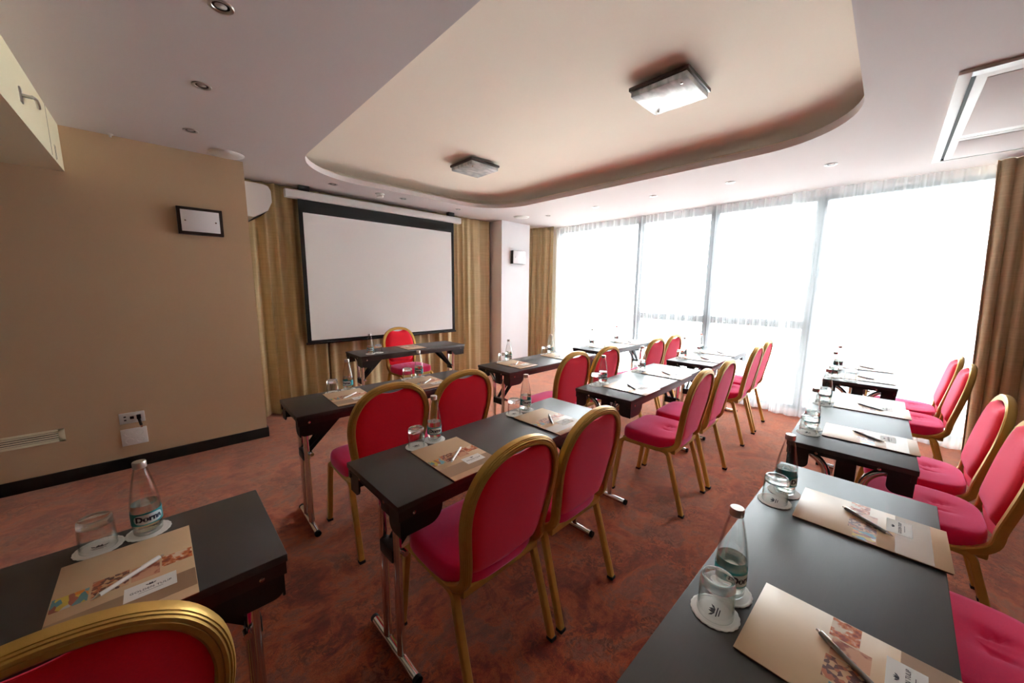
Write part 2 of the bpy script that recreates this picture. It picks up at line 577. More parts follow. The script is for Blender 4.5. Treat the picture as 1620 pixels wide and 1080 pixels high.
def smooth_path(pts, n=6):
    # Catmull-Rom through the points
    P = [Vector(p) for p in pts]
    P = [P[0] * 2 - P[1]] + P + [P[-1] * 2 - P[-2]]
    out = []
    for i in range(1, len(P) - 2):
        for k in range(n):
            t = k / n
            a, b, c, d = P[i - 1], P[i], P[i + 1], P[i + 2]
            out.append(0.5 * ((2 * b) + (c - a) * t + (2 * a - 5 * b + 4 * c - d) * t * t + (3 * b - a - 3 * c + d) * t ** 3))
    out.append(P[-2])
    return out

# ------------------------------------------------------------------ room shell
H = 2.4825
XL, XR, YB, YF = -1.9, 5.20, -2.7, 4.80
YW = 4.006                      # face of the beige wall
def structure(o, label, cat):
    return tag(o, label, cat, kind='structure')

structure(MB().box(XL - .1, XR + .1, YB - .1, YF + .1, -0.1, 0).build('floor', 'carpet'), 'rust red and grey mottled carpet floor of the meeting room', 'floor')

# ceiling with the rounded opening of the coffer
TX0, TX1, TY0, TY1, TR = 0.96, 3.50, 0.22, 3.98, 0.62
def ceiling():
    hole = round_rect(TX0, TX1, TY0, TY1, TR, 14)
    outer = [(XL - .1, YB - .1), (XR + .1, YB - .1), (XR + .1, YF + .1), (XL - .1, YF + .1)]
    mb = MB()
    for z in (H, H + 0.05):
        bm = bmesh.new()
        a = [bm.verts.new((x, y, z)) for x, y in outer]
        b = [bm.verts.new((x, y, z)) for x, y in hole]
        ed = [bm.edges.new((l[k], l[(k + 1) % len(l)])) for l in (a, b) for k in range(len(l))]
        bmesh.ops.triangle_fill(bm, edges=ed, use_beauty=True)
        bm.verts.index_update()
        mb.bm(bm)
    n = len(hole)
    mb.add([(x, y, z) for z in (H, H + 0.05) for x, y in hole], [(k, (k + 1) % n, n + (k + 1) % n, n + k) for k in range(n)])
    o = mb.build('ceiling', 'ceiling', ang=50)
    structure(o, 'off-white plaster ceiling with a large rounded recessed coffer', 'ceiling')
    s = 0.32
    big = round_rect(TX0 - s, TX1 + s, TY0 - s, TY1 + s, TR + s, 14)
    n = len(big)
    m2 = MB().add([(x, y, z) for z in (H + 0.051, H + 0.165) for x, y in big], [(k, (k + 1) % n, n + (k + 1) % n, n + k) for k in range(n)])
    m2.add([(x, y, H + 0.165) for x, y in big], [tuple(range(n))], False)
    m2.build('coffer_recess', 'coffer', o, ang=50)
    return o
ceiling()
ZC = H + 0.165

structure(MB().box(XL, 0.624, YW, YF, 0, H).build('wall_front', 'beige'), 'beige painted wall with sconce, sockets and vent grille', 'wall')
structure(MB().box(0.62, XR + .1, YF - .06, YF + .06, 0, H).build('wall_recess', 'beige'), 'recess wall behind the olive curtains', 'wall')
structure(MB().box(3.96, 4.60, 4.35, YF, 0, H).build('wall_pillar', 'white_wall'), 'white square pillar between front curtains and window wall', 'pillar')
structure(MB().box(XL - .1, XL, YB, YF, 0, H).build('wall_left', 'bounce_cut_wall'), 'unseen side wall opposite the windows, dark brown to cut bounce light', 'wall')
structure(MB().box(XL, XR, YB - .1, YB, 0, H).build('wall_back', 'bounce_cut_wall'), 'unseen back wall of the meeting room, dark brown to cut bounce light', 'wall')
w = MB()
w.box(XR, XR + .2, YB, -1.55, 0, H); w.box(XR, XR + .2, 4.22, YF, 0, H)
w.box(XR, XR + .2, -1.55, 4.22, 2.44, H); w.box(XR, XR + .2, -1.55, 4.22, 0, 0.06)
structure(w.build('wall_right', 'white_wall'), 'white window wall around the tall glazing', 'wall')
bb = MB().box(XL, 0.636, YW - 0.014, YW, 0, 0.092, 0.003)
bb.box(0.624, 0.636, YW, 4.5, 0, 0.092)
structure(bb.build('baseboard_front', 'black_base'), 'black baseboard along the beige wall', 'baseboard')

# dropped bulkhead with access doors
so = MB().box(XL, -0.387, YB, YW, 2.185, H).build('trim_1', 'cream')
structure(so, 'cream dropped bulkhead under the ceiling beside the beige wall', 'bulkhead')
gl = MB()
for y in (3.62, 2.2, 1.2):
    gl.box(-0.3885, -0.3862, y - .002, y + .002, 2.2, H)
gl.build('door_gap', 'dark_slot', so)
dg = MB()
for dy in (0.0, 0.03):
    dg.box(-0.3885, -0.3862, 3.74 + dy, 3.745 + dy, 2.2 + dy * .3, 2.29)
dg.build('vent_slot', 'dark_slot', so)
hd = empty('door_handle', (-0.387, 2.97, 2.31))
tag(hd, 'chrome lever handle on the cream ceiling bulkhead', 'handle')
MB().box(0, 0.006, -0.018, 0.018, -0.035, 0.035, 0.002).build('backplate', 'steel', hd)
MB().tube([(0.0, 0, 0), (0.04, 0, 0)], 0.008).build('spindle', 'steel', hd)
MB().tube(smooth_path([(0.036, -0.006, 0), (0.042, 0.03, 0.004), (0.040, 0.09, 0.002), (0.036, 0.135, -0.004)]), 0.0075, scale=None).build('lever', 'steel', hd)

# ------------------------------------------------------------------ windows, outside
MUL = [-1.55, 0.62, 1.68, 2.68, 4.22]
WL = ['wide window beside the brown drape', 'window pane with a middle rail next to the wide window',
      'window pane with a middle rail between two mullions', 'bright window beside the pillar drape']
for k in range(4):
    y0, y1 = MUL[k], MUL[k + 1]
    f = MB()
    t = 0.045
    f.box(XR + .03, XR + .1, y0, y0 + t, 0.06, 2.44); f.box(XR + .03, XR + .1, y1 - t, y1, 0.06, 2.44)
    f.box(XR + .03, XR + .1, y0, y1, 0.06, 0.06 + t); f.box(XR + .03, XR + .1, y0, y1, 2.44 - t, 2.44)
    if k in (1, 2): f.box(XR + .03, XR + .1, y0, y1, 1.0, 1.09)
    fo = f.build('window_%d' % (k + 1), 'frame_alu')
    structure(fo, 'tall grey framed ' + WL[k], 'window')
    MB().box(XR + .06, XR + .066, y0 + t, y1 - t, 0.06 + t, 2.44 - t).build('pane', 'pane', fo)

bd = empty('building', (15, 0, -5))
tag(bd, 'pale building with a grey grid facade seen through the sheers', 'building')
MB().box(0, 6, -14, 2.2, 0, 11.6).build('facade', 'facade', bd)
g = MB()
for k in range(21): g.box(-0.12, 0, 2.05 - 0.8 * k - .12, 2.05 - 0.8 * k + .1, 0, 11.6)
for k in range(13): g.box(-0.1, 0, -14, 2.2, 0.9 * k + .1, 0.9 * k + .34)
g.build('facade_grid', 'facade_grid', bd)
structure(MB().box(XR + .3, 60, -40, 40, -5.2, -5).build('ground', 'street_bounce'), 'pale street outside the windows, lightened to bounce daylight indoors', 'street')

# ------------------------------------------------------------------ curtains
def curtain(name, p0, p1, z0, z1, amp, wl, mat, seed, flare=0.0, gather=None, wob=0.012):
    r = random.Random(seed)
    p0, p1 = Vector((p0[0], p0[1], 0)), Vector((p1[0], p1[1], 0))
    L = (p1 - p0).length
    t = (p1 - p0) / L
    nrm = Vector((-t.y, t.x, 0))
    nx = max(24, int(L / wl * 12))
    nz = 26
    ph = [r.uniform(0, 6.28) for _ in range(4)]
    # irregular fold phase
    phase = [0.0]
    for i in range(nx):
        s = i / nx * L
        phase.append(phase[-1] + (L / nx) * 2 * PI / (wl * (1 + 0.35 * math.sin(s * 5.1 + ph[0]) + 0.2 * math.sin(s * 13 + ph[1]))))
    vs, fs = [], []
    for j in range(nz + 1):
        v = j / nz
        z = z1 + (z0 - z1) * v
        for i in range(nx + 1):
            s = i / nx * L
            a = amp * (0.55 + 0.45 * v) * (1 + 0.3 * math.sin(s * 3.3 + ph[2]))
            d = a * math.sin(phase[i] + 0.5 * v * math.sin(s * 2 + ph[3])) + 0.3 * a * math.sin(2.3 * phase[i] + ph[1] + v)
            d += wob * math.sin(s * 2.1 + ph[0]) * v
            off = 0.0
            if gather: off = gather(i / nx, v)
            q = p0 + t * (s + off + 0.25 * a * math.cos(phase[i]) ) + nrm * (d - flare * v)
            vs.append((q.x, q.y, z))
    for j in range(nz):
        for i in range(nx):
            a = j * (nx + 1) + i
            fs.append((a, a + 1, a + nx + 2, a + nx + 1))
    return MB().add(vs, fs).build(name, mat, ang=180)

def thick(o, t=0.003):
    md = o.modifiers.new('thickness', 'SOLIDIFY')
    md.thickness = t
    return o

YC = 4.60
FC = [(0.66, 1.40, 'olive gold curtain between beige wall and projection screen', 0.035, 0.17),
      (1.40, 2.78, 'olive gold curtain hanging behind the projection screen', 0.026, 0.2),
      (2.78, 3.93, 'olive gold curtain between projection screen and white pillar', 0.034, 0.19)]
for k, (a, b, lab, amp, wl) in enumerate(FC):
    tag(thick(curtain('curtain', (b, YC), (a, YC), 0.015, H - 0.005, amp, wl, M['drape'], 11 + k)), lab, 'curtain', 'olive curtains behind the screen')
tag(thick(curtain('drape', (4.80, 4.68), (4.97, 4.14), 0.02, H - 0.005, 0.03, 0.09, M['drape'], 31, wob=0.0)),
    'beige brown drape drawn beside the white pillar', 'curtain', 'brown drapes at the window ends')
tag(thick(curtain('drape', (4.93, -0.47), (4.90, -1.50), 0.02, H - 0.005, 0.05, 0.135, M['drape_brown'], 33, gather=lambda u, v: 0.10 * v * (1 - u))),
    'brown drape drawn beside the back row of tables', 'curtain', 'brown drapes at the window ends')
tag(curtain('sheer_curtain', (5.115, 4.20), (5.115, 0.80), 0.02, H - 0.004, 0.022, 0.11, M['sheer'], 41, wob=0.02),
    'white sheer curtain over the windows beside the pillar', 'curtain', 'white sheer curtains')
tag(curtain('sheer_curtain', (5.045, 0.86), (5.065, -0.66), 0.02, H - 0.004, 0.018, 0.10, M['sheer'], 43, wob=0.008),
    'white sheer curtain over the wide window beside the brown drape', 'curtain', 'white sheer curtains')

# ------------------------------------------------------------------ projection screen
ps = empty('projection_screen', (2.13, 4.47, 0))
tag(ps, 'white pull-down projection screen with black borders before olive curtains', 'projection screen')
YS = 0.0
MB().tube([(-1.10, 0, 2.385), (1.11, 0, 2.385)], 0, prof=[(x, y) for x, y in round_rect(-.042, .042, -.04, .04, .014, 4)], upv=(0, 0, 1)).build('casing', 'plastic_white', ps)
for x in (-0.92, 0.95):
    MB().box(x - .05, x + .05, -.03, .03, 2.425, H, 0.003).build('bracket', 'black_metal', ps)
bf = MB().box(-0.985, 1.0, -0.004, 0.0, 0.80, 2.37)
bf.build('black_border', 'screen_black', ps)
MB().box(-0.945, 0.955, -0.0055, -0.0042, 0.825, 2.21).build('screen_surface', 'screen_white', ps)
MB().tube([(-1.0, -0.002, 0.79), (1.015, -0.002, 0.79)], 0.013).build('bottom_bar', 'plastic_black', ps)

# ------------------------------------------------------------------ wall and ceiling fittings
def sconce(loc, label, rim=0.022):
    o = empty('wall_sconce', loc)
    tag(o, label, 'wall lamp', 'square wall sconces')
    f = MB()
    w_, h_, t = 0.142, 0.105, 0.022
    q = t - rim > 0.001
    f.box(-w_, w_, -0.055, 0, -h_, -h_ + t, .002); f.box(-w_, w_, -0.055, 0, h_ - t, h_, .002)
    f.box(-w_, -w_ + t, -0.055, 0, -h_, h_, .002); f.box(w_ - t, w_, -0.055, 0, -h_, h_, .002)
    f.build('frame', 'dark_wood', o)
    MB().box(-w_ + rim, w_ - rim, -0.062, -0.0555 if q else -0.01, -h_ + rim, h_ - rim, .002).build('shade', 'opal', o)
    for s in (-1, 1):
        MB().lathe([(0, 0), (0.006, 0), (0.006, .004), (0, .006)], 12).build('knob', 'chrome', o, (s * 0.095, -0.061, 0.0)).rotation_euler = (PI / 2, 0, 0)
    return o
sconce((0.297, YW, 1.937), 'dark framed white glass sconce on the beige wall')
sconce((4.30, 4.35, 1.93), 'white glass sconce high on the white pillar', 0.003)

sp = empty('data_socket_plate', (-0.242, YW, 0.402))
tag(sp, 'white data socket plate on the beige wall above the power sockets', 'socket')
MB().box(-.07, .07, -.010, 0, -.042, .042, .003).build('plate', 'plastic_white', sp)
MB().box(-.045, -.032, -.0112, -.009, -.018, -.008).box(-.045, -.032, -.0112, -.009, 0.008, 0.018).build('jack', 'plastic_black', sp)
MB().box(-.012, .010, -.0115, -.009, -.010, .012).build('port', 'plastic_black', sp)
pa = empty('plug_adapter', (-0.205, YW - 0.010, 0.40))
tag(pa, 'black plug adapter hanging from the white data socket plate', 'plug')
MB().box(-.012, .012, -.022, 0, -.012, .022, .003).build('plug', 'plastic_black', pa)
MB().tube(smooth_path([(0, -.018, -.01), (0.004, -.034, -.03), (0.008, -.030, -.058)]), 0.009).build('cable', 'plastic_black', pa)
MB().tube([(0.008, -.030, -.056), (0.009, -.029, -.076)], 0.0075).build('metal_tip', 'chrome', pa)
pw = empty('power_socket_plate', (-0.243, YW, 0.25))
tag(pw, 'white plate with four round power sockets low on the beige wall', 'socket')
MB().box(-.072, .072, -.010, 0, -.066, .066, .003).build('plate', 'plastic_white', pw)
for x in (-.03, .03):
    for z in (-.03, .03):
        so_ = MB().lathe([(0.0235, 0.0), (0.0235, .003), (0.019, .003), (0.018, -.004), (0, -.004)], 20).build('socket', 'plastic_white', pw, (x, -.010, z))
        so_.rotation_euler = (PI / 2, 0, 0)
        h2 = MB()
        for s in (-1, 1): h2.lathe([(0, -.0035), (.0028, -.0035), (.0028, -.003), (0, -.003)], 8, (s * .0095, 0, 0))
        h2.build('pin_hole', 'plastic_black', so_)

vg = empty('vent_grille', (-0.96, YW, 0.36))
tag(vg, 'cream slotted air vent grille low on the beige wall', 'vent')
f = MB()
f.box(-.38, .38, -.010, 0, .030, .046, .002); f.box(-.38, .38, -.010, 0, -.046, -.030, .002)
f.box(-.38, -.355, -.010, 0, -.046, .046, .002); f.box(.35, .38, -.010, 0, -.046, .046, .002)
f.build('frame', 'cream', vg)
MB().box(-.36, .36, -.002, 0, -.032, .032).build('backing', 'dark_slot', vg)
for k in range(4):
    z = -.0225 + k * .015
    MB().box(-.356, .352, -.009, -.002, z - .0045, z + .0045, .001).build('slat', 'cream', vg)

ac = empty('air_conditioner', (0.624, 4.08, 2.175))
tag(ac, 'white wall air conditioner seen end-on behind the beige wall corner', 'air conditioner')
prof = [(0, .17), (.15, .168), (.185, .155), (.205, .12), (.208, 0.02), (.17, -.06), (.06, -.13), (0, -.13)]
MB().prism([(a, b) for a, b in prof][::-1], 0.42, ((0, 0, 0), (1, 0, 0), (0, 0, 1), (0, 1, 0))).build('body', 'plastic_white', ac, ang=24)
MB().prism([(a * 0.62, b) for a, b in prof][::-1], 0.002, ((0, -0.0022, 0), (1, 0, 0), (0, 0, 1), (0, 1, 0))).build('end_cap', 'plastic_white', ac)
MB().prism([(.163, -.066), (.172, -.061), (.066, -.13), (.058, -.133)], 0.38, ((0, 0.02, -0.002), (1, 0, 0), (0, 0, 1), (0, 1, 0))).build('outlet_slot', 'dark_slot', ac)

def ceiling_lamp(x, y, label):
    o = empty('ceiling_lamp', (x, y, ZC))
    tag(o, label, 'ceiling lamp', 'square ceiling lamps in the coffer')
    MB().box(-.12, .12, -.12, .12, -.022, 0, .002).build('mount', 'plastic_white', o)
    MB().box(-.174, .174, -.174, .174, -.043, -.022, .003).build('base_plate', 'dark_wood', o)
    MB().box(-.164, .164, -.164, .164, -.076, -.0435, .006).build('glass_shade', 'frosted', o)
    for a, b in ((-.12, -.12), (.12, .12)):
        MB().lathe([(0, -.086), (.006, -.085), (.008, -.081), (.006, -.076), (0, -.076)], 12).build('knob', 'chrome', o, (a, b, 0))
ceiling_lamp(2.325, 1.06, 'square frosted glass ceiling lamp above the back half of the coffer')
ceiling_lamp(2.365, 3.0, 'square frosted glass ceiling lamp at the coffer end towards the screen')

def downlight():
    o = empty('downlight')
    MB().lathe([(.026, .001), (.030, -.004), (.040, -.006), (.043, -.003), (.043, 0), (.04, .0005)], 24).build('ring', 'steel', o)
    MB().lathe([(0, -.0012), (.027, -.0012), (.030, -.002)], 24).build('recess', 'dark_slot', o)
    MB().lathe([(0, -.006), (.008, -.0055), (.016, -.003), (.020, -.0014)], 16).build('lamp_glass', 'frosted', o)
    return o
DL = [(0.272, 1.90, 'recessed downlight beside the cream bulkhead, farthest from the beige wall'),
      (0.267, 2.68, 'recessed downlight beside the cream bulkhead, middle of three'),
      (0.260, 3.48, 'recessed downlight by the beige wall and round speaker'),
      (1.41, 4.16, 'recessed downlight above the screen casing end towards the beige wall'),
      (2.22, 4.20, 'recessed downlight above the middle of the screen casing'),
      (3.03, 4.21, 'recessed downlight above the screen casing end towards the pillar'),
      (4.19, 3.60, 'recessed downlight by the sheers, first from the pillar'),
      (4.17, 2.78, 'recessed downlight by the sheers, second from the pillar'),
      (4.155, 2.0, 'recessed downlight by the sheers, third from the pillar'),
      (4.155, 1.22, 'recessed downlight by the sheers, fourth from the pillar'),
      (4.16, 0.47, 'recessed downlight by the sheers, beside the ceiling air cassette')]
d0 = downlight()
for k, (x, y, lab) in enumerate(DL):
    o = d0 if k == 0 else copy_tree(d0)
    o.location = (x, y, H)
    tag(o, lab, 'downlight', 'recessed ceiling downlights')

def disc(x, y, lab):
    o = empty('ceiling_speaker', (x, y, H))
    tag(o, lab, 'speaker', 'round ceiling speakers')
    MB().lathe([(0, -.016), (.07, -.015), (.105, -.010), (.112, -.004), (.113, 0)], 32).build('grille', 'plastic_white', o)
    MB().lathe([(.112, -.0045), (.118, -.004), (.119, 0), (.112, 0)], 32).build('rim', 'plastic_white', o)
disc(0.50, 3.87, 'round white ceiling speaker above the beige wall corner')
disc(4.0, 3.96, 'round white ceiling speaker in front of the pillar')
sd = empty('smoke_detector', (1.92, 4.18, H))
tag(sd, 'small white smoke detector on the ceiling before the screen casing', 'smoke detector')
MB().lathe([(.05, 0), (.05, -.014), (.0, -.014)], 24).build('base', 'plastic_white', sd)
MB().lathe([(.036, -.014), (.04, -.03), (.033, -.042), (0, -.044)], 24).build('sensor_head', 'plastic_white', sd)
cs = empty('ceiling_sensor', (-0.146, 3.97, H))
tag(cs, 'tiny white sensor where the ceiling meets the beige wall', 'sensor')
MB().lathe([(.016, 0), (.016, -.006), (.008, -.012), (.006, -.022), (0, -.024)], 16).build('head', 'plastic_white', cs)
cb = empty('curtain_track_stop', (4.98, 4.16, H))
tag(cb, 'small dark curtain track stop at the ceiling beside the pillar drape', 'bracket')
MB().box(-.012, .012, -.012, .012, -.03, 0, .003).build('block', 'black_metal', cb)

hv = empty('ceiling_air_cassette', (2.89, -0.11, H))
tag(hv, 'large white ceiling air conditioning cassette panel above the back row', 'air conditioner')
f = MB()
f.box(0, 1.74, -.045, 0, -.016, 0, .002); f.box(0, 1.74, -1.3, -1.25, -.016, 0, .002)
f.box(0, .058, -1.25, -.045, -.016, 0); f.box(1.725, 1.74, -1.25, -.045, -.016, 0)
f.build('frame', 'plastic_white', hv)
MB().box(.05, 1.73, -1.26, -.04, -.004, 0).build('dark_gap', 'dark_slot', hv)
for x0, x1 in ((.066, 1.155), (1.162, 1.722)):
    q = MB()
    q.box(x0, x1, -1.245, -.062, -.013, -.004, .001)
    pn = q.build('panel', 'plastic_white', hv)
    MB().box(x0 + .055, x1 - .07 if x0 < 1 else x1 - .02, -1.2, -.10, -.0155, -.0135, .001).build('inner_panel', 'ceiling', pn)

# ------------------------------------------------------------------ tables
TL, TW, TH = 1.272, 0.417, 0.74
def make_table():
    root = empty('folding_table')
    hx, hy = TL / 2, TW / 2
    MB().box(-hx, hx, -hy, hy, TH - .022, TH, .0025).build('tabletop', 'wenge', root)
    a = MB()
    a.box(-hx + .004, hx - .004, -hy + .003, -hy + .019, TH - .056, TH - .0222)
    a.box(-hx + .004, hx - .004, hy - .019, hy - .003, TH - .060, TH - .0222)
    a.build('side_rail', 'dark_edge', root)
    for s in (-1, 1):
        MB().box(min(s * (hx - .02), s * (hx - .006)), max(s * (hx - .02), s * (hx - .006)), -hy + .019, hy - .019, TH - .040, TH - .0222).build('end_rail', 'black_metal', root)
    # rounded corner brackets
    r = 0.03
    lobe = [(0, 0), (.078, 0), (.078, -.07)] + arc(.078 - r, -.095 + r, r, 0, -PI / 2, 6) + [(0, -.095)]
    lobe2 = [(0, 0), (.16, 0), (.16, -.03)] + arc(.16 - .055, -.04, .055, 0, -PI / 2, 7) + arc(.028, -.095 + .028, .028, -PI / 2, -PI, 6)
    for sx in (-1, 1):
        for sy in (-1, 1):
            b = MB()
            b.prism(lobe if sx * sy > 0 else lobe[::-1], .006, ((sx * (hx - .010), sy * (hy - .006), TH - .0225), (0, -sy, 0), (0, 0, 1), (-sx, 0, 0)))
            b.prism(lobe2, .006, ((sx * (hx - .010), sy * (hy - .006), TH - .0225), (-sx, 0, 0), (0, 0, 1), (0, -sy, 0)))
            b.build('corner_bracket', 'black_metal', root)
    for sx in (-1, 1):
        for y in (-.10, .10):
            bo = MB().lathe([(.0065, 0), (.006, .003), (.003, .0042), (0, .0045)], 12).build('bolt', 'chrome', root, (sx * (hx - .0062), y, TH - .031))
            bo.rotation_euler = (0, sx * PI / 2, 0)
        for sy in (-1, 1):
            bo = MB().lathe([(.0065, 0), (.006, .003), (.003, .0042), (0, .0045)], 12).build('bolt', 'chrome', root, (sx * (hx - .058), sy * (hy - .0032), TH - .042))
            bo.rotation_euler = (-sy * PI / 2, 0, 0)
    for sx in (-1, 1):
        lx = sx * (hx - .068)
        t = MB()
        for sy in (-1, 1):
            p = [(lx, sy * .150, TH - .045), (lx, sy * .135, TH - .052), (lx, sy * .095, TH - .075), (lx, sy * .066, TH - .115), (lx, sy * .058, TH - .17), (lx, sy * .056, TH - .3), (lx, sy * .056, 0.035)]
            t.tube(smooth_path(p, 5), 0.0155, 12)
        lg = t.build('leg', 'chrome', root)
        MB().tube([(lx, -.168, .0175), (lx, .168, .0175)], .0165, 14).build('foot_bar', 'chrome', lg)
        for sy in (-1, 1):
            MB().tube([(lx, sy * .166, .0175), (lx, sy * .182, .0175)], .0172, 14).build('foot_cap', 'rubber', lg)
        MB().box(lx - .02, lx + .02, -.05, .05, .42, .47, .004).build('hinge_block', 'black_metal', lg)
        MB().box(lx - .016, lx + .016, -.034, .034, .60, TH - .03, .004).build('hinge_bracket', 'black_metal', lg)
        br = MB()
        x1 = sx * (hx - .36)
        for y in (-.03, .024):
            br.prism([(lx - sx * .01, .44), (lx - sx * .01, .475), (x1, TH - .025), (x1 + sx * .09, TH - .025)] if sx < 0 else [(lx - sx * .01, .475), (lx - sx * .01, .44), (x1 + sx * .09, TH - .025), (x1, TH - .025)], .006, ((0, y, 0), (1, 0, 0), (0, 0, 1), (0, 1, 0)))
        br.build('brace', 'black_metal', lg)
        MB().tube([(lx - sx * .02, -.06, .46), (lx - sx * .02, -.085, .46)], .011, 12).build('knob', 'chrome', lg)
    return root

# front corner (screen side, beige-wall end), rotation in degrees, name
TB = {
 'P': (1.379, 3.995, 0.36, 'presenter table under the projection screen'),
 'A': (0.469, 2.525, -1.04, 'front-row table beside the beige wall'),
 'B': (2.008, 2.517, 0.15, 'front-row table before the white pillar'),
 'W1': (3.466, 2.554, 0.3, 'front-row table against the sheers'),
 'NL': (-1.097, 1.425, 0.2, 'middle-row table by the wall sockets'),
 'C': (0.470, 1.419, 0.89, 'middle-row table behind the beige-wall table'),
 'M': (2.038, 1.463, 1.3, 'middle-row table behind the pillar table'),
 'W2': (3.562, 1.476, 1.06, 'middle-row table against the sheers'),
 'R1': (0.489, 0.262, -1.15, 'back-row table away from the window'),
 'R2': (2.044, 0.263, 0.85, 'middle table of the back row'),
 'R3': (3.735, 0.305, 1.3, 'back-row table beside the brown drape'),
}
t0 = make_table()
for k, (key, (x, y, a, nm)) in enumerate(TB.items()):
    o = t0 if k == 0 else copy_tree(t0)
    a = math.radians(a)
    o.rotation_euler = (0, 0, a)
    o.location = (x + TL / 2 * math.cos(a) + TW / 2 * math.sin(a), y + TL / 2 * math.sin(a) - TW / 2 * math.cos(a), 0)
    tag(o, 'dark narrow folding table, the ' + nm, 'table', 'dark folding conference tables')

# ------------------------------------------------------------------ chairs
def make_chair():
    root = empty('banquet_chair')
    rect = [(a, b) for a, b in round_rect(-.0165, .0165, -.014, .014, .006, 3)]
    def by(z): return -.175 - .075 * (z - .48) / .44
    hoop = []
    hw = .205
    side = [(-.187, -.06, .404), (-.190, -.125, .412), (-.187, by(.46), .452), (-.187, by(.52), .52), (-.199, by(.60), .60), (-.2095, by(.68), .68), (-.2085, by(.74), .74), (-.1945, by(.80), .80), (-.161, by(.856), .856), (-.110, by(.893), .893), (-.055, by(.910), .910)]
    pts = side + [(0, by(.915), .915)] + [(-x, y, z) for x, y, z in side[::-1]]
    hoop = smooth_path(pts, 4)
    # width in the plane of the back: sweep with the depth axis kept on the frame's own normal
    MB().tube(hoop, 0, prof=[(.0165, -.012), (.0165, .012), (.012, .0165), (-.006, .0165), (-.010, .0145), (-.0095, .0125), (-.0135, .0105), (-.013, .0075), (-.0165, .005), (-.0165, -.001), (-.0150, -.002), (-.0165, -.003), (-.0165, -.012), (-.013, -.0165), (.013, -.0165)], upv=(0, 1, 0.0)).build('back_frame', 'gold', root, ang=32)
    # back cushion
    zs = [.515 + (.872 - .515) * k / 16 for k in range(17)]
    def half(z):
        import bisect
        best = [(p.z, abs(p.x)) for p in hoop if p.x < 0 and p.z > .45]
        best.sort()
        for (z0, x0), (z1, x1) in zip(best, best[1:]):
            if z0 <= z <= z1: return x0 + (x1 - x0) * (z - z0) / max(1e-6, z1 - z0) - .012
        return .02
    nz, nx = 16, 14
    def pad_pt(u, v, side_):
        z0 = .512 if side_ > 0 else .448
        z = z0 + (.893 - z0) * v
        h = half(min(z, .908))
        # round the lower corners; leave a small hand slot under the top of the hoop
        if v < .2: h *= math.sqrt(max(0, 1 - ((.2 - v) / .2) ** 2 * .45))
        x = u * h
        if v > .7: z -= .016 * max(0, 1 - (x / .08) ** 2) * ((v - .7) / .3)
        e = max(abs(u) ** 6, abs(2 * v - 1) ** 8)
        dep = (.036 if side_ > 0 else .014) * math.sqrt(max(0.02, 1 - e))
        return (x, by(z) + .0 + (dep if side_ > 0 else -dep), z)
    rim = [i for i in range(nx + 1)] + [j * (nx + 1) + nx for j in range(1, nz + 1)] + [nz * (nx + 1) + i for i in range(nx - 1, -1, -1)] + [j * (nx + 1) for j in range(nz - 1, 0, -1)]
    n1 = (nx + 1) * (nz + 1)
    def pad(nm, sd_):
        vs, fs = [], []
        for flat in (0, 1):
            o = len(vs)
            for j in range(nz + 1):
                for i in range(nx + 1):
                    x, y, z = pad_pt(2 * i / nx - 1, j / nz, sd_)
                    vs.append((x, by(z) + (.001 * sd_ if flat else y - by(z)), z))
            for j in range(nz):
                for i in range(nx):
                    a = o + j * (nx + 1) + i
                    fs.append((a, a + 1, a + nx + 2, a + nx + 1))
        for a, b in zip(rim, rim[1:] + rim[:1]): fs.append((a, b, b + n1, a + n1))
        MB().add(vs, fs).build(nm, 'red', root, ang=70)
    pad('back_cushion', 1)
    pad('back_panel', -1)
    # seat cushion: rounded slab with a tufted dent
    W_, yf, yr = .214, .205, -.170
    NR, NA = 9, 56
    vs, fs = [], []
    def outline(a):
        c, s = math.cos(a), math.sin(a)
        n_ = 6.0 if s > 0 else 3.6
        q = (abs(c) ** n_ + abs(s) ** n_) ** (-1 / n_)
        x, y = c * q, s * q
        return x * (W_ - .012 * (y < 0) * abs(y)), (y * yf if y > 0 else -y * yr)
    def top(x, y, f):
        z = .487 - .010 * (f ** 2)
        for sx in (-1, 1):
            z -= .012 * math.exp(-((x - sx * .035) / .010) ** 2 - ((y + .035) / .035) ** 2)
        z -= .010 * math.exp(-(x / .055) ** 2 - ((y + .035) / .06) ** 2)
        return z
    rings = []
    for k in range(1, NR + 1):
        f = k / NR * .93
        rings.append([(outline(2 * PI * q / NA)[0] * f, outline(2 * PI * q / NA)[1] * f, f) for q in range(NA)])
    vs.append((0, 0, top(0, 0, 0)))
    for rg in rings: vs += [(x, y, top(x, y, f)) for x, y, f in rg]
    for f, z in ((.975, .473), (.995, .458), (1.0, .440), (.998, .418), (.985, .411), (.90, .410)):
        vs += [(outline(2 * PI * q / NA)[0] * f, outline(2 * PI * q / NA)[1] * f, z) for q in range(NA)]
    nr = NR + 6
    for q in range(NA): fs.append((0, 1 + q, 1 + (q + 1) % NA))
    for k in range(nr - 1):
        for q in range(NA):
            a = 1 + k * NA
            fs.append((a + q, a + NA + q, a + NA + (q + 1) % NA, a + (q + 1) % NA))
    fs.append(tuple(1 + (nr - 1) * NA + q for q in range(NA)))
    MB().add(vs, fs).build('seat', 'red_seat_sky_tint', root, ang=180)
    sf = MB()
    sf.tube(smooth_path([(-.19, .175, .398), (-.192, 0, .398), (-.192, -.06, .398)], 3), 0, prof=rect, upv=(0, 0, 1))
    sf.tube(smooth_path([(.19, .175, .398), (.192, 0, .398), (.192, -.06, .398)], 3), 0, prof=rect, upv=(0, 0, 1))
    sf.tube([(-.19, .178, .398), (.19, .178, .398)], 0, prof=rect, upv=(0, 0, 1))
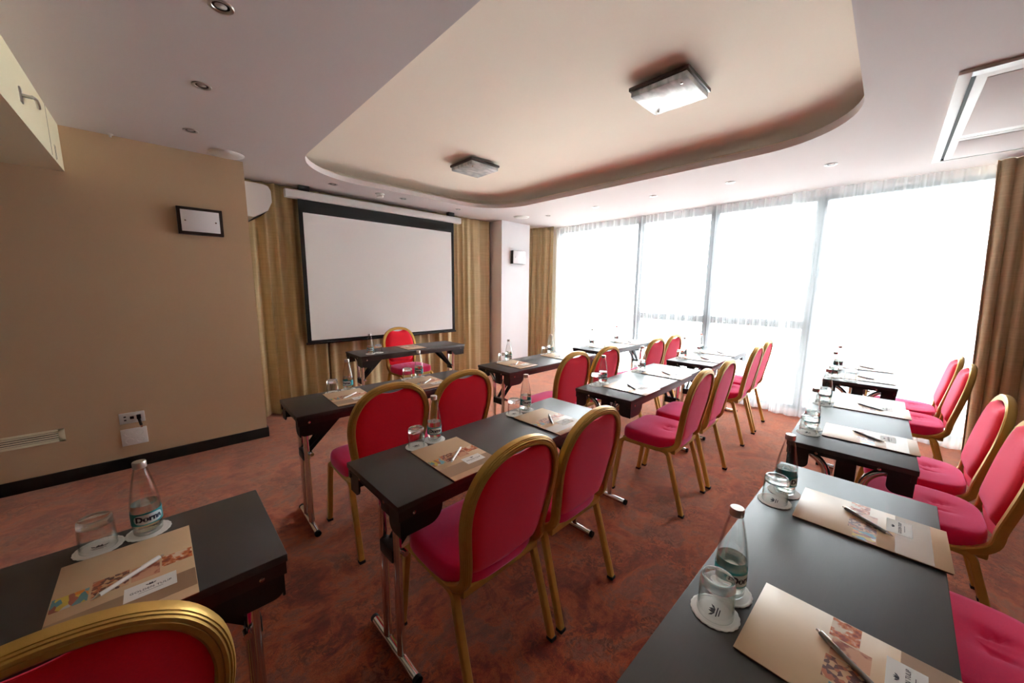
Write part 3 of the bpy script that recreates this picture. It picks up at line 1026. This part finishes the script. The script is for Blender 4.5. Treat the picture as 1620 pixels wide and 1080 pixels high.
    sf.tube([(-.185, -.15, .402), (.185, -.15, .402)], 0, prof=rect, upv=(0, 0, 1))
    sf.build('seat_frame', 'gold', root)
    sq = [(a * .85, b * .95) for a, b in rect]
    for s in (-1, 1):
        l = MB().tube(smooth_path([(s * .192, .165, .400), (s * .194, .190, .385), (s * .197, .205, .34), (s * .205, .246, .012)], 5), 0, prof=sq, upv=(1, 0, 0)).build('leg', 'gold', root)
        MB().box(s * .205 - .0155, s * .205 + .0155, .231, .263, 0, .016, .003).build('foot_tip', 'rubber', l)
        l = MB().tube(smooth_path([(s * .192, -.02, .398), (s * .193, -.10, .396), (s * .194, -.128, .375), (s * .197, -.145, .32), (s * .203, -.236, .012)], 5), 0, prof=sq, upv=(1, 0, 0)).build('leg', 'gold', root)
        MB().box(s * .203 - .0155, s * .203 + .0155, -.253, -.221, 0, .016, .003).build('foot_tip', 'rubber', l)
    return root

c0 = make_chair()
CH = [  # x, y, turn (deg), label
 (0.825, 1.05, 0.5, 'red banquet chair at the middle-row table behind the beige-wall table, aisle side'),
 (1.288, 1.05, 0.5, 'red banquet chair at the middle-row table behind the beige-wall table, window side'),
 (0.835, 2.005, 0, 'red banquet chair at the front-row table beside the beige wall, aisle side'),
 (1.305, 2.0, 0, 'red banquet chair at the front-row table beside the beige wall, window side'),
 (2.375, 1.95, 0, 'red banquet chair at the front-row table before the pillar, aisle side'),
 (2.84, 1.935, 0, 'red banquet chair at the front-row table before the pillar, window side'),
 (3.725, 1.895, 0, 'red banquet chair at the front-row table against the sheers, pillar side'),
 (4.19, 1.90, 0, 'red banquet chair at the front-row table against the sheers, window side'),
 (2.45, 1.01, 1, 'red banquet chair at the middle-row table behind the pillar table, aisle side'),
 (2.945, 1.01, 1, 'red banquet chair at the middle-row table behind the pillar table, window side'),
 (3.965, 1.045, 1, 'red banquet chair at the middle-row table against the sheers, aisle side'),
 (4.455, 1.06, 1, 'red banquet chair at the middle-row table against the sheers, window side'),
 (-0.185, 1.035, 0, 'red banquet chair at the middle-row table by the wall sockets'),
 (2.14, 4.035, 183, 'red banquet chair facing the room behind the presenter table'),
 (1.54, -0.262, 0, 'red banquet chair at the back-row table away from the window'),
 (2.43, -0.215, 0, 'red banquet chair at the middle back-row table, side away from the window'),
 (2.93, -0.205, 0, 'red banquet chair at the middle back-row table, window side'),
 (4.065, -0.205, 0, 'red banquet chair at the back-row table beside the brown drape, aisle side'),
 (4.53, -0.19, 0, 'red banquet chair at the back-row table beside the brown drape, window side'),
]
for k, (x, y, a, lab) in enumerate(CH):
    o = c0 if k == 0 else copy_tree(c0)
    o.location = (x, y, 0)
    o.rotation_euler = (0, 0, math.radians(a))
    tag(o, lab, 'chair', 'red banquet chairs with gold frames')

# ------------------------------------------------------------------ things on the tables
def make_bottle():
    root = empty('water_bottle')
    out = [(0, .003), (.020, .0015), (.0275, .0), (.0295, .003), (.0302, .012), (.0312, .03), (.0318, .05), (.0318, .075), (.0308, .092), (.0282, .112), (.0245, .134), (.0200, .157), (.0160, .176), (.0132, .187), (.0126, .192), (.0126, .200), (.0108, .200)]
    inn = [(.0108, .192), (.0114, .186), (.0142, .175), (.0182, .156), (.0226, .133), (.0262, .111), (.0287, .091), (.0297, .074), (.0297, .05), (.0291, .03), (.0280, .013), (.024, .009), (.012, .010), (0, .011)]
    MB().lathe(out + inn, 32).build('bottle_glass', 'thin_glass', root, ang=180)
    wat = [(0, .0118), (.012, .0108), (.0238, .0097), (.0277, .0135), (.0288, .03), (.0294, .05), (.0294, .072), (.0286, .086), (0, .086)]
    MB().lathe(wat, 32).build('water', 'water', root, ang=50)
    MB().lathe([(.0128, .187), (.0142, .188), (.0146, .190), (.0142, .192), (.0146, .194), (.0146, .203), (.0136, .2055), (0, .2058)], 24).build('cap', 'cap', root)
    n = 40
    def band(r, z0, z1, a0, a1, m):
        vs = []
        for z in (z0, z1):
            for k in range(n + 1):
                a = a0 + (a1 - a0) * k / n
                vs.append((r * math.sin(a), -r * math.cos(a), z))
        return m.add(vs, [(k, k + 1, n + 2 + k, n + 1 + k) for k in range(n)])
    b = band(.03225, .032, .067, -2.7, 2.7, MB()).build('label_wrap', 'teal', root)
    m = MB()
    vs = []
    for j in (0, 1):
        for k in range(n + 1):
            a = -1.02 + 2.04 * k / n
            h = .0135 * (1 - abs(a / 1.02) ** 5) ** .5
            vs.append((.0324 * math.sin(a), -.0324 * math.cos(a), .049 + (h if j else -h)))
    m.add(vs, [(k, k + 1, n + 2 + k, n + 1 + k) for k in range(n)])
    m.build('label_panel', 'label_white', b)
    mesh_obj('label_lettering', text_mesh('label_lettering', 'Dorna', .0215, 'navy', bend=(.0326, .0495), extrude=.0001, bold=.0011), b)
    return root

def make_glass():
    root = empty('drinking_glass')
    # stands upside down: mouth on the coaster, thick base on top
    prof = [(.0335, .0), (.0350, .0008), (.0352, .004), (.0346, .03), (.0338, .0655), (.0318, .0655), (.0326, .03), (.0334, .001), (.0335, .0)]
    MB().lathe(prof, 36).build('glass_wall', 'thin_glass', root, ang=60)
    MB().lathe([(0, .0660), (.024, .0662), (.031, .0658), (.0338, .0656), (.0331, .077), (.0318, .0825), (.029, .0845), (.024, .0835), (.012, .0818), (0, .0812)], 36).build('glass_base', 'glass', root, ang=70)
    return root

def make_coaster():
    root = empty('paper_coaster')
    MB().lathe([(0, .0), (.047, .0), (.0475, .0008), (.047, .0016), (.041, .0015), (.0402, .0012), (.0392, .0015), (0, .0015)], 120, lobes=(20, .0013, .045)).build('paper_disc', 'paper', root, ang=60)
    e = MB()
    # printed crest: a small shield, leaves and two lines
    def patch(pts): e.add([(x, y, .00175) for x, y in pts], [tuple(range(len(pts)))])
    patch([(-.006, .0), (.006, .0), (.007, .006), (.003, .012), (0, .007), (-.003, .012), (-.007, .006)])
    for s in (-1, 1):
        patch([(s * .004, -.001), (s * .014, .004), (s * .017, .010), (s * .009, .006)])
    patch([(-.014, -.0050), (.014, -.0050), (.014, -.0028), (-.014, -.0028)])
    patch([(-.010, -.0095), (.010, -.0095), (.010, -.0075), (-.010, -.0075)])
    e.build('printed_crest', 'ink', root)
    return root

def make_folder():
    root = empty('conference_folder')
    w_, h_ = .116, .160
    MB().box(-w_, w_, -h_, h_, .004, .0056, .0006).build('cover', 'card', root)
    MB().box(-w_ + .002, w_ - .0015, -h_ + .002, h_ - .001, .0, .004).build('inner_sheets', 'card_edge', root)
    z = .0057
    def flat(name, mat, x0, x1, y0, y1, dz=0, par=root):
        return MB().box(x0, x1, y0, y1, z + dz, z + dz + .0002).build(name, mat, par)
    flat('printed_band', 'card_band', -w_ + .001, w_ - .001, -.128, -.058)
    flat('photo_print', 'photo_houses', -.114, -.060, -.022, .026)
    flat('photo_print', 'photo_street', -.056, .002, -.022, .038)
    flat('photo_print', 'photo_room', .006, .054, -.022, .034)
    flat('photo_print', 'photo_food', .058, .114, -.004, .040)
    c = flat('name_card', 'paper', -.004, .082, -.092, -.040, .0003)
    mesh_obj('card_lettering', text_mesh('card_lettering', 'GOLDEN TULIP', .0095, 'ink', extrude=.0001, spacing=1.05), c, (.039, -.068, z + .0007))
    lg = MB()
    def patch(pts): lg.add([(x + .039, y - .054, z + .0007) for x, y in pts], [tuple(range(len(pts)))])
    patch([(-.003, -.003), (.003, -.003), (.004, .001), (.002, .005), (0, .002), (-.002, .005), (-.004, .001)])
    for s in (-1, 1): patch([(s * .003, -.003), (s * .008, 0), (s * .009, .003), (s * .005, .002)])
    patch([(-.020, -.0235), (.020, -.0235), (.020, -.0225), (-.020, -.0225)])
    lg.build('card_logo', 'ink', c)
    return root

def make_pen(mat):
    root = empty('ballpoint_pen')
    MB().tube([(-.062, 0, .0048), (-.058, 0, .0048), (-.02, 0, .0048), (.05, 0, .0048), (.055, 0, .0048)], .0047, 12, scale=[.8, 1, 1, 1, .95]).build('barrel', mat, root)
    MB().tube([(.055, 0, .0048), (.066, 0, .0044), (.070, 0, .0042)], .0044, 12, scale=[1, .45, .18]).build('tip', 'chrome', root)
    MB().box(-.060, -.022, -.0016, .0016, .0098, .0112, .0004).box(-.060, -.056, -.0016, .0016, .0085, .0105).build('clip', mat if mat == 'pen_white' else 'chrome', root)
    MB().tube([(-.069, 0, .0048), (-.061, 0, .0048)], .0026, 10).build('push_button', 'chrome', root)
    return root

# table, seat side, bottle xy, glass xy, folder xy, pen colour, turned, bottle turn
PL = [
 ('NL', 'the middle-row table by the wall sockets', (-.083, 1.377), (-.176, 1.372), (-.115, 1.162), 'w', 0, 6),
 ('C', 'the middle-row table behind the beige-wall table, aisle side', (.842, 1.372), (.745, 1.362), (.810, 1.162), 'w', 0, 8),
 ('C', 'the middle-row table behind the beige-wall table, window side', (1.445, 1.378), (1.347, 1.370), (1.412, 1.165), 'g', 0, 18),
 ('A', 'the front-row table beside the beige wall, aisle side', (.858, 2.470), (.757, 2.462), (.800, 2.288), 'w', 0, -25),
 ('A', 'the front-row table beside the beige wall, window side', (1.385, 2.462), (1.287, 2.458), (1.345, 2.275), 'w', 0, -20),
 ('B', 'the front-row table before the pillar, aisle side', (2.345, 2.468), (2.253, 2.465), (2.285, 2.300), 'w', 0, 12),
 ('B', 'the front-row table before the pillar, window side', (2.965, 2.470), (2.870, 2.467), (2.895, 2.290), 'w', 0, -10),
 ('W1', 'the front-row table against the sheers, pillar side', (3.770, 2.490), (3.677, 2.488), (3.780, 2.300), 'g', 0, 0),
 ('W1', 'the front-row table against the sheers, window side', (4.360, 2.495), (4.266, 2.492), (4.350, 2.295), 'g', 0, 10),
 ('M', 'the middle-row table behind the pillar table, aisle side', (2.300, 1.410), (2.208, 1.410), (2.325, 1.195), 'g', 0, 15),
 ('M', 'the middle-row table behind the pillar table, window side', (2.935, 1.425), (2.842, 1.425), (2.925, 1.205), 'g', 0, -12),
 ('W2', 'the middle-row table against the sheers, aisle side', (3.840, 1.420), (3.748, 1.420), (3.868, 1.220), 'g', 0, 14),
 ('W2', 'the middle-row table against the sheers, window side', (4.330, 1.428), (4.237, 1.427), (4.362, 1.225), 'g', 0, 0),
 ('R1', 'the back-row table away from the window, aisle side', (.882, .185), (.797, .188), (.845, -.027), 'g', 0, 52),
 ('R1', 'the back-row table away from the window, window side', (1.488, .182), (1.396, .192), (1.450, -.025), 'g', 0, 80),
 ('R2', 'the middle back-row table, side away from the window', (2.315, .208), (2.220, .208), (2.345, 0.0), 'g', 0, 10),
 ('R2', 'the middle back-row table, window side', (2.965, .218), (2.871, .218), (2.965, .010), 'g', 0, -15),
 ('R3', 'the back-row table beside the brown drape, aisle side', (3.858, .255), (3.842, .150), (3.978, .062), 'g', 0, 10),
 ('R3', 'the back-row table beside the brown drape, window side', (4.330, .262), (4.310, .155), (4.530, .075), 'g', 0, 30),
 ('P', 'the presenter table under the projection screen', (1.520, 3.682), (1.614, 3.695), (2.040, 3.795), None, 180, 0),
]
b0, g0, k0, f0 = make_bottle(), make_glass(), make_coaster(), make_folder()
pens = {'w': make_pen('pen_white'), 'g': make_pen('pen_grey')}
first = {}
def use(proto):
    if id(proto) not in first:
        first[id(proto)] = 1
        return proto
    return copy_tree(proto)
ZT = TH + 0.0004
for key, where, bxy, gxy, fxy, pen, turn, bt in PL:
    ta = TB[key][2]
    o = use(k0); o.location = (bxy[0], bxy[1], ZT); o.rotation_euler = (0, 0, rng.uniform(-.2, .2) + math.radians(turn))
    tag(o, 'white paper coaster under the bottle on ' + where, 'coaster', 'paper coasters')
    o = use(k0); o.location = (gxy[0], gxy[1], ZT); o.rotation_euler = (0, 0, rng.uniform(-.2, .2) + math.radians(turn))
    tag(o, 'white paper coaster under the glass on ' + where, 'coaster', 'paper coasters')
    o = use(b0); o.location = (bxy[0], bxy[1], ZT + .0020)
    o.rotation_euler = (0, 0, math.atan2(-bxy[0], bxy[1]) + math.radians(bt))
    tag(o, 'clear water bottle with teal label on ' + where, 'bottle', 'water bottles')
    o = use(g0); o.location = (gxy[0], gxy[1], ZT + .0020)
    tag(o, 'upturned drinking glass on ' + where, 'glass', 'upturned drinking glasses')
    o = use(f0); o.location = (fxy[0], fxy[1], ZT); o.rotation_euler = (0, 0, math.radians(ta + turn + rng.uniform(-1.2, 1.2)))
    tag(o, 'tan printed folder on ' + where, 'folder', 'conference folders')
    if pen:
        o = use(pens[pen]); o.location = (fxy[0] + .004, fxy[1] + .002, ZT + .0060)
        ang = 38 if pen == 'w' else 52
        o.rotation_euler = (0, 0, math.radians(ang + 180 + rng.uniform(-4, 4)))
        tag(o, ('white' if pen == 'w' else 'silver') + ' pen on the folder on ' + where, 'pen', 'pens on the folders')
